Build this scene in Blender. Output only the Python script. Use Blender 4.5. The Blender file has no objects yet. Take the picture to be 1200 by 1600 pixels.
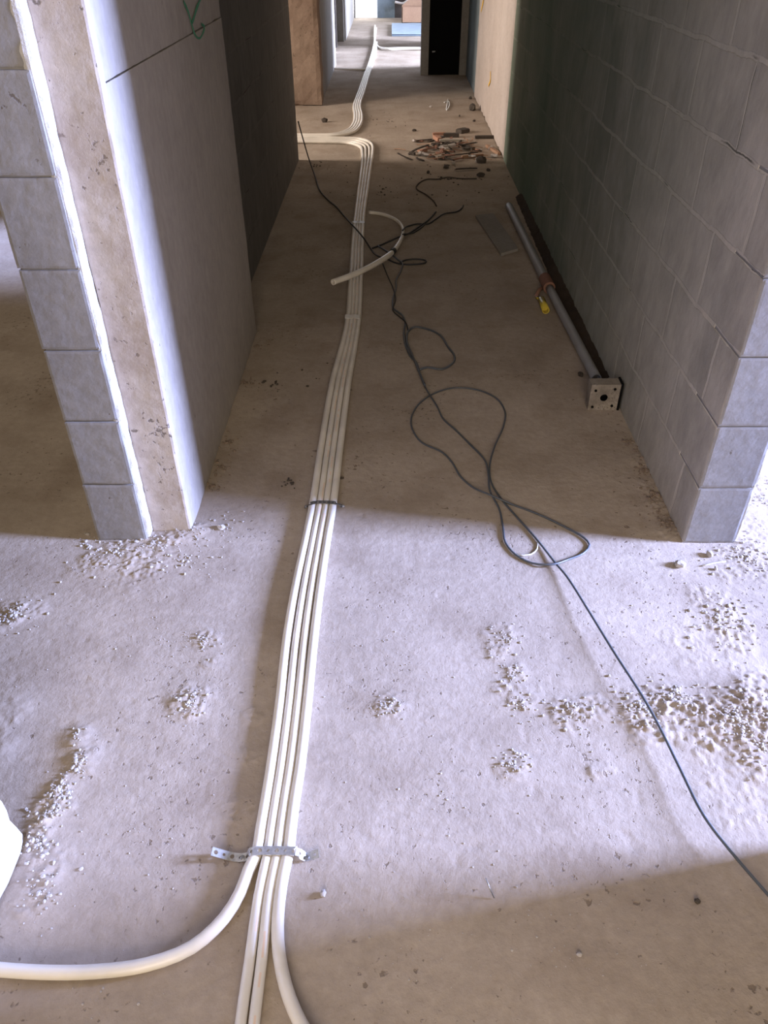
import bpy, bmesh, math, random
import numpy as np
from mathutils import Vector, Matrix, noise
random.seed(7)
sc = bpy.context.scene
COL = sc.collection
# ------------------------------------------------------------ camera
F, H = 1201.0, 1.46
def nrm(v): return v/np.linalg.norm(v)
dn = nrm(np.array([7., -1560, -1201])); fw = np.array([12., 925, -1201]); fw = nrm(fw-dn*fw.dot(dn))
up = -dn; rt = np.cross(fw, up); R = np.array([rt, fw, up])
cd = bpy.data.cameras.new('camera'); cam = bpy.data.objects.new('camera', cd); COL.objects.link(cam)
cd.sensor_fit = 'VERTICAL'; cd.sensor_height = 36; cd.lens = F/1600*36; cd.clip_start = .05; cd.clip_end = 200
M4 = Matrix.Identity(4)
for i in range(3):
    for j in range(3): M4[i][j] = R[i, j]
M4.translation = (0, 0, H); cam.matrix_world = M4
sc.camera = cam
# ------------------------------------------------------------ light
sc.view_settings.view_transform = 'Standard'; sc.view_settings.look = 'None'
sc.view_settings.exposure = 0.0; sc.view_settings.gamma = 1; sc.view_settings.use_curve_mapping = False
w = bpy.data.worlds.new('world'); sc.world = w; w.use_nodes = True
w.node_tree.nodes['Background'].inputs[0].default_value = (1, .85, .68, 1)
w.node_tree.nodes['Background'].inputs[1].default_value = .5
def area(name, loc, to, sx, sy, power, col, spread=180):
    l = bpy.data.lights.new(name, 'AREA'); l.shape = 'RECTANGLE'; l.size = sx; l.size_y = sy
    l.energy = power; l.color = col; l.spread = math.radians(spread)
    o = bpy.data.objects.new(name, l); COL.objects.link(o); o.location = loc
    o.rotation_euler = (Vector(to)-Vector(loc)).to_track_quat('-Z', 'Y').to_euler(); return o
BL = (.43, .53, 1.0)
BLF = (.68, .75, 1.0)
area('window_daylight_right', (5.2, 1.36, 1.55), (0, 1.36, 1.0), .8, 1.3, 2350, BL)
area('fill_lamp_behind', (.2, -2.6, 1.7), (.2, 2.2, .2), 1.6, 1.5, 96, (1, .84, .64))  # unseen warm fill added behind the camera to brighten the near floor
area('window_daylight_left_passage', (-4.2, 6.5, 1.5), (0, 7.1, .8), .8, 1.4, 100, (1, .86, .76), 110)
area('window_daylight_far_right', (4.5, 11.9, 1.4), (0, 11.9, .9), 1.3, 1.6, 800, BLF, 110)
area('window_daylight_far_room', (4.5, 14.7, 1.6), (0, 14.7, .4), 1.2, 1.6, 150, BLF, 110)
area('window_daylight_left_room', (-4.6, 4.32, 1.1), (-2.1, 4.32, 0), .25, .25, 12, BL, 28)
area('doorway_daylight_end', (-.47, 17.15, 1.4), (-.47, 0, 1.4), .36, 2.6, 22, (.95, .97, 1))
# ------------------------------------------------------------ pixel -> place
def ray(px, py): return R @ np.array([px-600, 800-py, -F])
def P(px, py, z=0.0):
    d = ray(px, py); t = (z-H)/d[2]; return Vector((d[0]*t, d[1]*t, z))
def PX(px, py, X):
    d = ray(px, py); t = X/d[0]; return Vector((X, d[1]*t, H+d[2]*t))
# ------------------------------------------------------------ materials
def mat(name, col, rough=.8, metal=0, spec=.3):
    m = bpy.data.materials.new(name); m.use_nodes = True
    b = m.node_tree.nodes['Principled BSDF']
    b.inputs['Base Color'].default_value = (*col, 1); b.inputs['Roughness'].default_value = rough
    b.inputs['Metallic'].default_value = metal; b.inputs['Specular IOR Level'].default_value = spec
    return m
def N(m, t, **kw):
    n = m.node_tree.nodes.new(t)
    for k, v in kw.items():
        if k in n.inputs: n.inputs[k].default_value = v
        else: setattr(n, k, v)
    return n
def L(m, a, ao, b, bi): m.node_tree.links.new(a.outputs[ao], b.inputs[bi])
def coords(m, scale=(1, 1, 1)):
    t = N(m, 'ShaderNodeTexCoord'); mp = N(m, 'ShaderNodeMapping'); mp.inputs['Scale'].default_value = scale
    L(m, t, 'Object', mp, 'Vector'); return mp
def ramp(m, src, out, stops):
    r = N(m, 'ShaderNodeValToRGB'); e = r.color_ramp.elements
    while len(e) < len(stops): e.new(.5)
    for el, (p, c) in zip(e, stops): el.position = p; el.color = (*c, 1) if len(c) == 3 else c
    L(m, src, out, r, 'Fac'); return r
def mixc(m, a, ao, b, bo, fac=None, fo=0, mode='MIX', f=.5):
    x = N(m, 'ShaderNodeMix', data_type='RGBA', blend_type=mode); x.inputs[0].default_value = f
    if fac: L(m, fac, fo, x, 0)
    L(m, a, ao, x, 6); L(m, b, bo, x, 7); return x
def grey(v): return (v, v, v)
def concrete(name, c1, c2, pits=.5, bump=.4, scale=1.0, stain=None, pitcol=(.10, .08, .065), stretch=(1, 1, 1)):
    m = mat(name, c1, .92, spec=.15); b = m.node_tree.nodes['Principled BSDF']
    co = coords(m, tuple(scale*s for s in stretch))
    n1 = N(m, 'ShaderNodeTexNoise', Scale=2.2, Detail=8.0, Roughness=.6); L(m, co, 0, n1, 'Vector')
    base = ramp(m, n1, 'Fac', [(.3, c1), (.7, c2)])
    n2 = N(m, 'ShaderNodeTexNoise', Scale=38.0, Detail=6.0, Roughness=.7); L(m, co, 0, n2, 'Vector')
    r2 = ramp(m, n2, 'Fac', [(.3, grey(.86)), (.7, grey(1.06))])
    mul = mixc(m, base, 0, r2, 0, mode='MULTIPLY', f=1.0)
    # pits and dark flecks
    n3 = N(m, 'ShaderNodeTexNoise', Scale=55.0, Detail=4.0, Roughness=.55); L(m, co, 0, n3, 'Vector')
    n4 = N(m, 'ShaderNodeTexNoise', Scale=3.1, Detail=2.0); L(m, co, 0, n4, 'Vector')
    ad = N(m, 'ShaderNodeMath', operation='ADD'); L(m, n3, 'Fac', ad, 0)
    s = N(m, 'ShaderNodeMath', operation='MULTIPLY'); s.inputs[1].default_value = .35; L(m, n4, 'Fac', s, 0); L(m, s, 0, ad, 1)
    thr = .97-.12*pits
    pr = ramp(m, ad, 0, [(thr-.02, grey(0)), (thr+.05, grey(1))])
    pc = N(m, 'ShaderNodeRGB'); pc.outputs[0].default_value = (*pitcol, 1)
    pm = N(m, 'ShaderNodeMath', operation='MULTIPLY'); pm.inputs[1].default_value = .75; L(m, pr, 0, pm, 0)
    out = mixc(m, mul, 2, pc, 0, pm, 0)
    if stain:
        n5 = N(m, 'ShaderNodeTexNoise', Scale=4.0, Detail=7.0, Roughness=.62); L(m, co, 0, n5, 'Vector')
        sr = ramp(m, n5, 'Fac', [(.5, grey(0)), (.72, grey(.6))])
        st = N(m, 'ShaderNodeRGB'); st.outputs[0].default_value = (*stain, 1)
        out = mixc(m, out, 2, st, 0, sr, 0)
    L(m, out, 2, b, 'Base Color')
    bp = N(m, 'ShaderNodeBump'); bp.inputs['Strength'].default_value = bump; bp.inputs['Distance'].default_value = .006
    hs = N(m, 'ShaderNodeMath', operation='SUBTRACT'); L(m, n2, 'Fac', hs, 0); L(m, pr, 0, hs, 1)
    L(m, hs, 0, bp, 'Height'); L(m, bp, 0, b, 'Normal'); return m
M = {}
M['floor'] = concrete('dusty_concrete_floor', (.32, .262, .208), (.45, .378, .31), pits=1.05, bump=.45, stain=(.23, .175, .13), scale=1.0, pitcol=(.16, .12, .09))
M['panel'] = concrete('cast_concrete_panel', (.36, .325, .29), (.46, .42, .38), pits=.5, bump=.15, stretch=(1, 1, .6))
M['column'] = concrete('cast_column_front', (.40, .34, .29), (.52, .46, .40), pits=1.1, bump=.3, stain=(.27, .21, .165))
M['mortar'] = concrete('pale_mortar', (.44, .42, .40), (.56, .54, .52), pits=.4, bump=.8)
M['blockend'] = concrete('grey_concrete_block', (.21, .20, .198), (.28, .27, .268), pits=.7, bump=.15)
M['cream'] = concrete('cream_plaster', (.44, .375, .33), (.54, .475, .43), pits=.8, bump=.3, pitcol=(.2, .15, .12))
M['nearwall'] = concrete('white_plaster', (.66, .65, .64), (.74, .73, .72), pits=.0, bump=.2)
M['rough'] = concrete('brown_rough_concrete', (.17, .115, .085), (.30, .225, .17), pits=.9, bump=.5)
M['greywall'] = concrete('grey_rendered_wall', (.27, .255, .235), (.34, .325, .30), pits=.4, bump=.3)
def blockwall(name, c1, c2, cm, green=None):
    m = mat(name, c1, .93, spec=.12); b = m.node_tree.nodes['Principled BSDF']
    t = N(m, 'ShaderNodeTexCoord'); sp = N(m, 'ShaderNodeSeparateXYZ'); L(m, t, 'Object', sp, 0)
    cb = N(m, 'ShaderNodeCombineXYZ'); L(m, sp, 'Y', cb, 'X'); L(m, sp, 'Z', cb, 'Y')
    nd = N(m, 'ShaderNodeTexNoise', Scale=6.0, Detail=5.0, Roughness=.6); L(m, t, 'Object', nd, 'Vector')
    sb = N(m, 'ShaderNodeVectorMath', operation='SUBTRACT'); L(m, nd, 'Color', sb, 0); sb.inputs[1].default_value = (.5, .5, .5)
    sl = N(m, 'ShaderNodeVectorMath', operation='SCALE'); L(m, sb, 0, sl, 0); sl.inputs['Scale'].default_value = .035
    av = N(m, 'ShaderNodeVectorMath', operation='ADD'); L(m, cb, 0, av, 0); L(m, sl, 0, av, 1)
    mp = N(m, 'ShaderNodeMapping'); mp.inputs['Location'].default_value = (.32, .0, 0); L(m, av, 0, mp, 0)
    br = N(m, 'ShaderNodeTexBrick', Scale=1.0); br.inputs['Brick Width'].default_value = .4; br.inputs['Row Height'].default_value = .2
    br.inputs['Mortar Size'].default_value = .008; br.inputs['Mortar Smooth'].default_value = .35; br.offset = .5
    br.inputs['Color1'].default_value = (*c1, 1); br.inputs['Color2'].default_value = (*c2, 1); br.inputs['Mortar'].default_value = (*cm, 1)
    L(m, mp, 0, br, 'Vector')
    # mortar wash smeared over the blocks
    n1 = N(m, 'ShaderNodeTexNoise', Scale=2.4, Detail=7.0, Roughness=.62, Distortion=.6); 
    ms = N(m, 'ShaderNodeMapping'); ms.inputs['Scale'].default_value = (1, 1, .55); L(m, t, 'Object', ms, 0); L(m, ms, 0, n1, 'Vector')
    r1 = ramp(m, n1, 'Fac', [(.36, grey(.15)), (.6, grey(.85))])
    wc = N(m, 'ShaderNodeRGB'); wc.outputs[0].default_value = (*cm, 1)
    o1 = mixc(m, br, 'Color', wc, 0, r1, 0)
    n2 = N(m, 'ShaderNodeTexNoise', Scale=14.0, Detail=8.0, Roughness=.7); L(m, ms, 0, n2, 'Vector')
    r2 = ramp(m, n2, 'Fac', [(.3, grey(.8)), (.72, grey(1.12))])
    o2 = mixc(m, o1, 2, r2, 0, mode='MULTIPLY', f=1.0)
    # open joints: dark ragged cracks where mortar is missing
    br2 = N(m, 'ShaderNodeTexBrick', Scale=1.0); br2.inputs['Brick Width'].default_value = .4; br2.inputs['Row Height'].default_value = .2
    br2.inputs['Mortar Size'].default_value = .0022; br2.inputs['Mortar Smooth'].default_value = .1; br2.offset = .5
    L(m, mp, 0, br2, 'Vector')
    n3 = N(m, 'ShaderNodeTexNoise', Scale=3.7, Detail=3.0); L(m, t, 'Object', n3, 'Vector')
    r3 = ramp(m, n3, 'Fac', [(.58, grey(0)), (.64, grey(.85))])
    cm_ = N(m, 'ShaderNodeMath', operation='MULTIPLY'); L(m, br2, 'Fac', cm_, 0); L(m, r3, 0, cm_, 1)
    dk = N(m, 'ShaderNodeRGB'); dk.outputs[0].default_value = (.05, .042, .036, 1)
    o3 = mixc(m, o2, 2, dk, 0, cm_, 0)
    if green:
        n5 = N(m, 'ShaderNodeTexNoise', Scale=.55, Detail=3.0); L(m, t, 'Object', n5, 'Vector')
        ys = N(m, 'ShaderNodeMapRange'); ys.inputs['From Min'].default_value = 1.7; ys.inputs['From Max'].default_value = 4.2  # greenish, dimming light along the corridor, put into the wall colour
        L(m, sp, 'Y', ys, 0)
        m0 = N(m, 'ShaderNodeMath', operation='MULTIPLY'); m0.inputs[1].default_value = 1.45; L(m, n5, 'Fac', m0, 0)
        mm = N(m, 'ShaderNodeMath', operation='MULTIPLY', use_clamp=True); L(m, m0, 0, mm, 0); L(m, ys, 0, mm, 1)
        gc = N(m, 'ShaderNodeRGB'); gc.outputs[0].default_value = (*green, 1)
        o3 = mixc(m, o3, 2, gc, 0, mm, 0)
    L(m, o3, 2, b, 'Base Color')
    bp = N(m, 'ShaderNodeBump'); bp.inputs['Strength'].default_value = .5; bp.inputs['Distance'].default_value = .006
    h = N(m, 'ShaderNodeMath', operation='MULTIPLY_ADD'); L(m, br, 'Fac', h, 0); h.inputs[1].default_value = -.5; L(m, n2, 'Fac', h, 2)
    L(m, h, 0, bp, 'Height'); L(m, bp, 0, b, 'Normal'); return m
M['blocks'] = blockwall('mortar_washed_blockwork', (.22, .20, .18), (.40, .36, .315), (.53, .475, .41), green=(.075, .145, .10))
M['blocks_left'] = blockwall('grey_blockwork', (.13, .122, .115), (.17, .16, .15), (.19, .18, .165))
def plastic(name, c, rough=.35, spec=.45):
    m = mat(name, c, rough, spec=spec); b = m.node_tree.nodes['Principled BSDF']
    co = coords(m); n = N(m, 'ShaderNodeTexNoise', Scale=9.0, Detail=5.0); L(m, co, 0, n, 'Vector')
    r = ramp(m, n, 'Fac', [(.35, tuple(x*.86 for x in c)), (.6, c)]); L(m, r, 0, b, 'Base Color'); return m
M['conduit'] = plastic('white_pvc', (.77, .72, .64))
M['print'] = plastic('faded_orange_print', (.80, .62, .48))
M['cable'] = plastic('grey_black_cable', (.075, .085, .10), .4)
M['cable_black'] = plastic('black_rubber', (.018, .018, .02), .6)
M['whitecable'] = plastic('white_insulation', (.7, .7, .68))
M['greypipe'] = plastic('grey_pvc_pipe', (.25, .25, .25), .5)
M['rust'] = concrete('rust_red_coupling', (.20, .10, .07), (.28, .16, .12), pits=.5)
M['yellow'] = plastic('yellow_plastic', (.55, .42, .05))
M['dark'] = concrete('dark_speckle', (.028, .020, .015), (.065, .045, .032), pits=.8, bump=1.0, pitcol=(.16, .1, .06))
M['tile'] = concrete('fibre_board_offcut', (.24, .22, .20), (.29, .27, .245), pits=.2)
M['crumb'] = concrete('mortar_crumb', (.40, .36, .33), (.52, .48, .45), pits=.3, bump=.8)
M['grit'] = concrete('brown_grit', (.17, .125, .095), (.26, .20, .155), pits=.3)
M['lump'] = concrete('dark_rubble', (.05, .04, .035), (.10, .085, .07), pits=.6)
M['wood'] = concrete('splintered_wood', (.28, .16, .10), (.42, .27, .18), pits=.4, stretch=(.3, 3, 3))
M['redwood'] = concrete('orange_brick_chip', (.36, .19, .13), (.46, .26, .18), pits=.2)
M['paleplastic'] = plastic('pale_offcut', (.55, .50, .44))
M['black'] = plastic('black_steel', (.004, .004, .0045), .8, .1)
M['board'] = plastic('pale_blue_board', (.36, .46, .56), .5)
M['bluewall'] = concrete('blue_grey_panel', (.16, .20, .21), (.22, .26, .27), pits=.2)
M['darkwall'] = concrete('dark_brown_wall', (.07, .06, .055), (.11, .095, .085), pits=.4)
M['card'] = concrete('brown_cardboard', (.40, .25, .16), (.46, .30, .19), pits=0, bump=.1)
M['yellowpaint'] = mat('yellow_paint', (.75, .45, .03)); M['greenpaint'] = mat('green_crayon', (.06, .26, .15))
M['tape'] = mat('clear_tape', (.75, .75, .72), .12, spec=.9)
def galv(name, v):
    m = mat(name, (v, v, v*1.03), .35, .85); b = m.node_tree.nodes['Principled BSDF']; co = coords(m)
    n = N(m, 'ShaderNodeTexVoronoi', Scale=180.0); L(m, co, 0, n, 'Vector')
    r = ramp(m, n, 'Distance', [(0, grey(v*.8)), (1, grey(v*1.15))]); L(m, r, 0, b, 'Base Color'); return m
M['galv'] = galv('galvanised_steel', .62); M['galvdark'] = galv('dull_steel', .28)
M['screw'] = galv('screw_steel', .35)
# ------------------------------------------------------------ helpers
def props(o, label=None, cat=None, group=None, kind=None):
    if label: o['label'] = label
    if cat: o['category'] = cat
    if group: o['group'] = group
    if kind: o['kind'] = kind
    return o
def link(name, me, m, parent=None, origin=None, smooth=False):
    for x in (m if isinstance(m, (list, tuple)) else [m]): me.materials.append(x)
    o = bpy.data.objects.new(name, me); COL.objects.link(o)
    if smooth: me.polygons.foreach_set('use_smooth', [True]*len(me.polygons))
    if origin is None and parent is None and me.vertices:
        co = np.array([v.co for v in me.vertices]); origin = Vector(((co[:, 0].min()+co[:, 0].max())/2, (co[:, 1].min()+co[:, 1].max())/2, co[:, 2].min()))
    if origin is not None:
        me.transform(Matrix.Translation(-Vector(origin))); o.location = origin
    if parent:
        o.parent = parent
        o.matrix_parent_inverse = Matrix.Translation(parent.location).inverted() if parent.location.length else Matrix.Identity(4)
    return o
def fin(bm, name, m, parent=None, origin=None, smooth=False):
    bmesh.ops.recalc_face_normals(bm, faces=bm.faces)
    me = bpy.data.meshes.new(name); bm.to_mesh(me); bm.free(); return link(name, me, m, parent, origin, smooth)
def box(bm, x0, x1, y0, y1, z0, z1, mi=0):
    vs = [bm.verts.new(p) for p in [(x0, y0, z0), (x1, y0, z0), (x1, y1, z0), (x0, y1, z0), (x0, y0, z1), (x1, y0, z1), (x1, y1, z1), (x0, y1, z1)]]
    fs = []
    for f in [(0, 3, 2, 1), (4, 5, 6, 7), (0, 1, 5, 4), (1, 2, 6, 5), (2, 3, 7, 6), (3, 0, 4, 7)]:
        q = bm.faces.new([vs[i] for i in f]); q.material_index = mi; fs.append(q)
    return vs, fs
def rbox(bm, x0, x1, y0, y1, z0, z1, step=.02, amp=.002, freq=30, bev=.004, mi=None, seed=0):
    """a box of small quads with chipped, softly rounded arrises; mi(normal)->material index"""
    def ax(a, b): n = max(1, int(round((b-a)/step))); return np.linspace(a, b, n+1)
    X, Y, Z = ax(x0, x1), ax(y0, y1), ax(z0, z1); cache = {}
    c = Vector(((x0+x1)/2, (y0+y1)/2, (z0+z1)/2)); hx = Vector(((x1-x0)/2, (y1-y0)/2, (z1-z0)/2))
    def vert(p):
        k = (round(p[0], 5), round(p[1], 5), round(p[2], 5))
        if k in cache: return cache[k]
        q = Vector(p); d = q-c; onf = [abs(abs(d[i])-hx[i]) < 1e-6 for i in range(3)]
        nn = Vector([math.copysign(1, d[i]) if onf[i] else 0 for i in range(3)])
        s = noise.noise((q+Vector((seed*3.1, 0, 0)))*freq)+.5*noise.noise(q*freq*2.7)
        q = q+nn*amp*s
        if sum(onf) > 1:
            q = q-nn*bev*(.55+.9*max(0, noise.noise(q*18+Vector((seed, 5, 2)))))
        cache[k] = bm.verts.new(q); return cache[k]
    def face(ps, n):
        try: f = bm.faces.new([vert(p) for p in ps])
        except ValueError: return
        f.material_index = mi(n) if mi else 0
    for a, bb, sgn in ((0, x0, -1), (0, x1, 1)):
        for i in range(len(Y)-1):
            for j in range(len(Z)-1): face([(bb, Y[i], Z[j]), (bb, Y[i+1], Z[j]), (bb, Y[i+1], Z[j+1]), (bb, Y[i], Z[j+1])], (sgn, 0, 0))
    for bb, sgn in ((y0, -1), (y1, 1)):
        for i in range(len(X)-1):
            for j in range(len(Z)-1): face([(X[i], bb, Z[j]), (X[i+1], bb, Z[j]), (X[i+1], bb, Z[j+1]), (X[i], bb, Z[j+1])], (0, sgn, 0))
    for bb, sgn in ((z0, -1), (z1, 1)):
        for i in range(len(X)-1):
            for j in range(len(Y)-1): face([(X[i], Y[j], bb), (X[i+1], Y[j], bb), (X[i+1], Y[j+1], bb), (X[i], Y[j+1], bb)], (0, 0, sgn))
def catmull(pts, step):
    pts = [Vector(p) for p in pts]; out = []
    for i in range(len(pts)-1):
        p0 = pts[i-1] if i else pts[0]*2-pts[1]; p1, p2 = pts[i], pts[i+1]; p3 = pts[i+2] if i+2 < len(pts) else p2*2-p1
        n = max(1, int((p2-p1).length/step))
        # centripetal spacing keeps uneven samples from looping
        t0 = 0; t1 = t0+max(1e-4, (p1-p0).length)**.5; t2 = t1+max(1e-4, (p2-p1).length)**.5; t3 = t2+max(1e-4, (p3-p2).length)**.5
        for k in range(n):
            t = t1+(t2-t1)*k/n
            A1 = p0*((t1-t)/(t1-t0))+p1*((t-t0)/(t1-t0)); A2 = p1*((t2-t)/(t2-t1))+p2*((t-t1)/(t2-t1)); A3 = p2*((t3-t)/(t3-t2))+p3*((t-t2)/(t3-t2))
            B1 = A1*((t2-t)/(t2-t0))+A2*((t-t0)/(t2-t0)); B2 = A2*((t3-t)/(t3-t1))+A3*((t-t1)/(t3-t1))
            out.append(B1*((t2-t)/(t2-t1))+B2*((t-t1)/(t2-t1)))
    out.append(pts[-1]); return out
def tube(bm, path, r, n=14, mi=None, hollow=False):
    rings = []; nrmv = None
    for i, p in enumerate(path):
        t = (path[min(i+1, len(path)-1)]-path[max(i-1, 0)]).normalized()
        u = Vector((0, 0, 1)); u = (u-t*u.dot(t)); u = u.normalized() if u.length > .05 else (nrmv or Vector((1, 0, 0)))
        nrmv = u; v = t.cross(u); rr = r(i/(len(path)-1)) if callable(r) else r
        rings.append([bm.verts.new(p+(u*math.cos(a)+v*math.sin(a))*rr) for a in [2*math.pi*k/n for k in range(n)]])
    s = 0
    for i in range(len(rings)-1):
        s += (path[i+1]-path[i]).length
        for k in range(n):
            f = bm.faces.new([rings[i][k], rings[i][(k+1) % n], rings[i+1][(k+1) % n], rings[i+1][k]]); f.smooth = True
            if mi: f.material_index = mi(s, k)
    for rg, e in ((rings[0], 0), (rings[-1], -1)):
        if hollow:
            c = path[e]; q = path[1 if e == 0 else -2]; ins = (q-c).normalized()*.03
            a = [bm.verts.new(c+(x.co-c)*.82) for x in rg]; b = [bm.verts.new(x.co+ins) for x in a]
            for k in range(n):
                k2 = (k+1) % n; bm.faces.new([rg[k], rg[k2], a[k2], a[k]]); bm.faces.new([a[k], a[k2], b[k2], b[k]])
            bm.faces.new(b)
        else: bm.faces.new(rg)
def chunk(bm, c, r, seed, flat=.7, sub=1, mi=0):
    ret = bmesh.ops.create_icosphere(bm, subdivisions=sub, radius=1)
    q = Matrix.Rotation(seed*1.7, 3, 'Z') @ Matrix.Rotation(seed*.9, 3, 'X')
    sx = r*(1+.35*math.sin(seed*5.1)); sy = r*(1+.3*math.cos(seed*3.3))
    for v in ret['verts']:
        k = 1+.38*noise.noise(v.co*1.7+Vector((seed*7.3, seed*2.1, 0)))
        d = q @ (v.co*k); v.co = Vector((d.x*sx, d.y*sy, d.z*r*flat))+Vector(c)
# ------------------------------------------------------------ floor height field
def hsh(ix, iy, s):
    n = (ix.astype(np.int64)*374761393+iy.astype(np.int64)*668265263+s*144665) & 0x7fffffff
    n = ((n ^ (n >> 13))*1274126177) & 0x7fffffff
    return ((n ^ (n >> 16)) & 0xffff)/65535.0
def vn(x, y, s=0):
    ix = np.floor(x); iy = np.floor(y); fx = x-ix; fy = y-iy; fx = fx*fx*(3-2*fx); fy = fy*fy*(3-2*fy)
    ix = ix.astype(np.int64); iy = iy.astype(np.int64)
    return (hsh(ix, iy, s)*(1-fx)+hsh(ix+1, iy, s)*fx)*(1-fy)+(hsh(ix, iy+1, s)*(1-fx)+hsh(ix+1, iy+1, s)*fx)*fy
def fbm(x, y, o, s=0):
    r = 0; a = .5
    for k in range(o): r = r+a*(vn(x*2**k, y*2**k, s+k)-.5); a *= .5
    return r
# (px, py, radius m, lump height m, roughness m)
PATCH = [(295, 1100, .055, .004, .013), (322, 1000, .05, .002, .008), (330, 1035, .03, .001, .006), (785, 995, .05, .003, .008), (775, 1020, .03, .002, .007),
         (800, 1050, .035, .003, .008), (815, 1090, .045, .003, .009), (780, 1075, .03, .002, .007), (610, 1105, .045, .003, .010), (800, 1195, .04, .003, .009),
         (885, 1112, .05, .003, .011), (925, 1110, .05, .003, .011), (1000, 1105, .07, .005, .012), (1045, 1090, .07, .004, .012), (1010, 1150, .05, .002, .009), (1150, 1120, .10, .018, .014),
         (1190, 1090, .09, .022, .014), (1190, 1180, .08, .010, .012), (1080, 1130, .09, .008, .012), (1140, 980, .08, .002, .010), (1110, 940, .07, .002, .008), (1160, 880, .10, .002, .009), (1165, 830, .09, .002, .009),
         (1190, 760, .1, .003, .01), (930, 1205, .022, .002, .008), (120, 1155, .035, .012, .006), (128, 1190, .04, .014, .008), (95, 1230, .035, .006, .010), (75, 1265, .045, .006, .012), (62, 1300, .035, .006, .010), (65, 1350, .05, .006, .009), (55, 1400, .05, .006, .008),
         (10, 965, .06, .004, .012), (40, 955, .05, .003, .009), (10, 1110, .06, .008, .006), (0, 1170, .04, .01, .004), (180, 870, .09, .003, .008), (240, 858, .09, .005, .010), (280, 835, .06, .008, .010), (310, 828, .04, .008, .008), (140, 885, .06, .002, .006), (215, 900, .08, .001, .006),
         (395, 1180, .03, .001, .007), (375, 1265, .04, .001, .007), (395, 1120, .03, .001, .006), (500, 1180, .03, .000, .003),
         (950, 1200, .02, .001, .005), (1030, 790, .05, .006, .010), (1015, 760, .05, .006, .010), (1000, 720, .05, .006, .009), (1045, 830, .05, .006, .010), (1150, 1240, .09, .001, .006), (1100, 1010, .1, .001, .005)]
def floor_h(x, y):
    h = .008*fbm(x*1.3+3, y*1.3, 3, 1)+.0016*fbm(x*9, y*11, 3, 5)+.0010*fbm(x*60, y*80, 2, 9)
    a = vn(x*23, y*31, 77); h = h-.0012*np.clip((a-.9)/.1, 0, 1)
    rg = .5-np.abs(fbm(x*55, y*55, 3, 21))*2.2
    bl = vn(x*120, y*120, 31)*.6+vn(x*210, y*210, 33)*.4
    for (px, py, rad, lump, ro) in PATCH:
        c = P(px, py); rr = rad*1.15
        m_ = (np.abs(x-c.x) < 2.2*rr) & (np.abs(y-c.y) < 2.2*rr)
        if not m_.any(): continue
        dx = (x[m_]-c.x); dy = (y[m_]-c.y)
        d2 = (dx*dx+dy*dy)/(rr*rr); g = np.exp(-d2*1.4)
        mask = np.clip((g+.9*fbm(x[m_]*28, y[m_]*28, 3, 41)-.32)*3, 0, 1)
        h[m_] += .6*lump*g+.6*ro*mask*np.clip(bl[m_]*1.5-.35, 0, 1)*(.6+.4*rg[m_])
    return h
def axis(lo, hi, f0, f1, fine, coarse_max):
    a = list(np.arange(f0, f1, fine)); s = fine; v = f1
    while v < hi: a.append(v); s = min(s*1.06, coarse_max); v += s
    a.append(hi); s = fine; v = f0
    while v > lo: s = min(s*1.06, coarse_max); v -= s; a.insert(0, max(v, lo))
    return np.unique(np.round(a, 5))
gx = axis(-7, 7, -1.15, 1.4, .0045, .25); gy = axis(-3, 19, .42, 2.35, .0045, .12)
XX, YY = np.meshgrid(gx, gy); hh = floor_h(XX.ravel(), YY.ravel())
nx, ny = len(gx), len(gy)
me = bpy.data.meshes.new('floor'); me.vertices.add(nx*ny)
me.vertices.foreach_set('co', np.stack([XX.ravel(), YY.ravel(), hh], 1).astype(np.float32).ravel())
ii = (np.arange(ny-1)[:, None]*nx+np.arange(nx-1)[None, :]).ravel()
q = np.stack([ii, ii+1, ii+1+nx, ii+nx], 1).astype(np.int32); nf = len(q)
me.loops.add(nf*4); me.loops.foreach_set('vertex_index', q.ravel()); me.polygons.add(nf)
me.polygons.foreach_set('loop_start', np.arange(0, nf*4, 4, dtype=np.int32)); me.polygons.foreach_set('loop_total', np.full(nf, 4, dtype=np.int32))
me.update(calc_edges=True); me.validate()
props(link('floor', me, M['floor'], origin=Vector((0, 0, 0)), smooth=True), kind='structure')
def fz(x, y): return float(floor_h(np.array([x]), np.array([y]))[0])
def G(px, py, dz=0.0):
    p = P(px, py, 0); p = P(px, py, fz(p.x, p.y)+dz); return p
# ------------------------------------------------------------ walls
HT = 2.6
def struct(name, bm, m, parent=None, smooth=False):
    o = fin(bm, name, m, parent, origin=Vector((0, 0, 0)) if not parent else None, smooth=smooth)
    if not parent: props(o, kind='structure')
    return o
# left pier: courses of blocks, mortar beds set back, pale mortar fillet, cast column
bm = bmesh.new()
for k in range(13):
    j = random.uniform(-.003, .003)
    rbox(bm, -.868+j, -.722+j, 1.757+random.uniform(-.004, .004), 1.87, k*.2045+.0015-.0015*(k == 0), min(HT, k*.2045+.2025), .0075, .0004, 34, .0018, seed=k)
box(bm, -.862, -.73, 1.763, 4.2, 0, HT)
wl = struct('wall_left', bm, M['blockend'])
bm = bmesh.new(); rbox(bm, -.738, -.714, 1.760, 1.83, 0, HT, .008, .0035, 13, .004); struct('mortar_fillet', bm, M['mortar'], wl)
bm = bmesh.new(); rbox(bm, -.716, -.600, 1.806, 3.21, 0, 1.1905, .014, .0012, 9, .0012, mi=lambda n: 0 if n[1] < 0 else 1)
rbox(bm, -.716, -.602, 1.806, 3.21, 1.192, HT, .014, .0012, 9, .0012, mi=lambda n: 0 if n[1] < 0 else 1)
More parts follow.
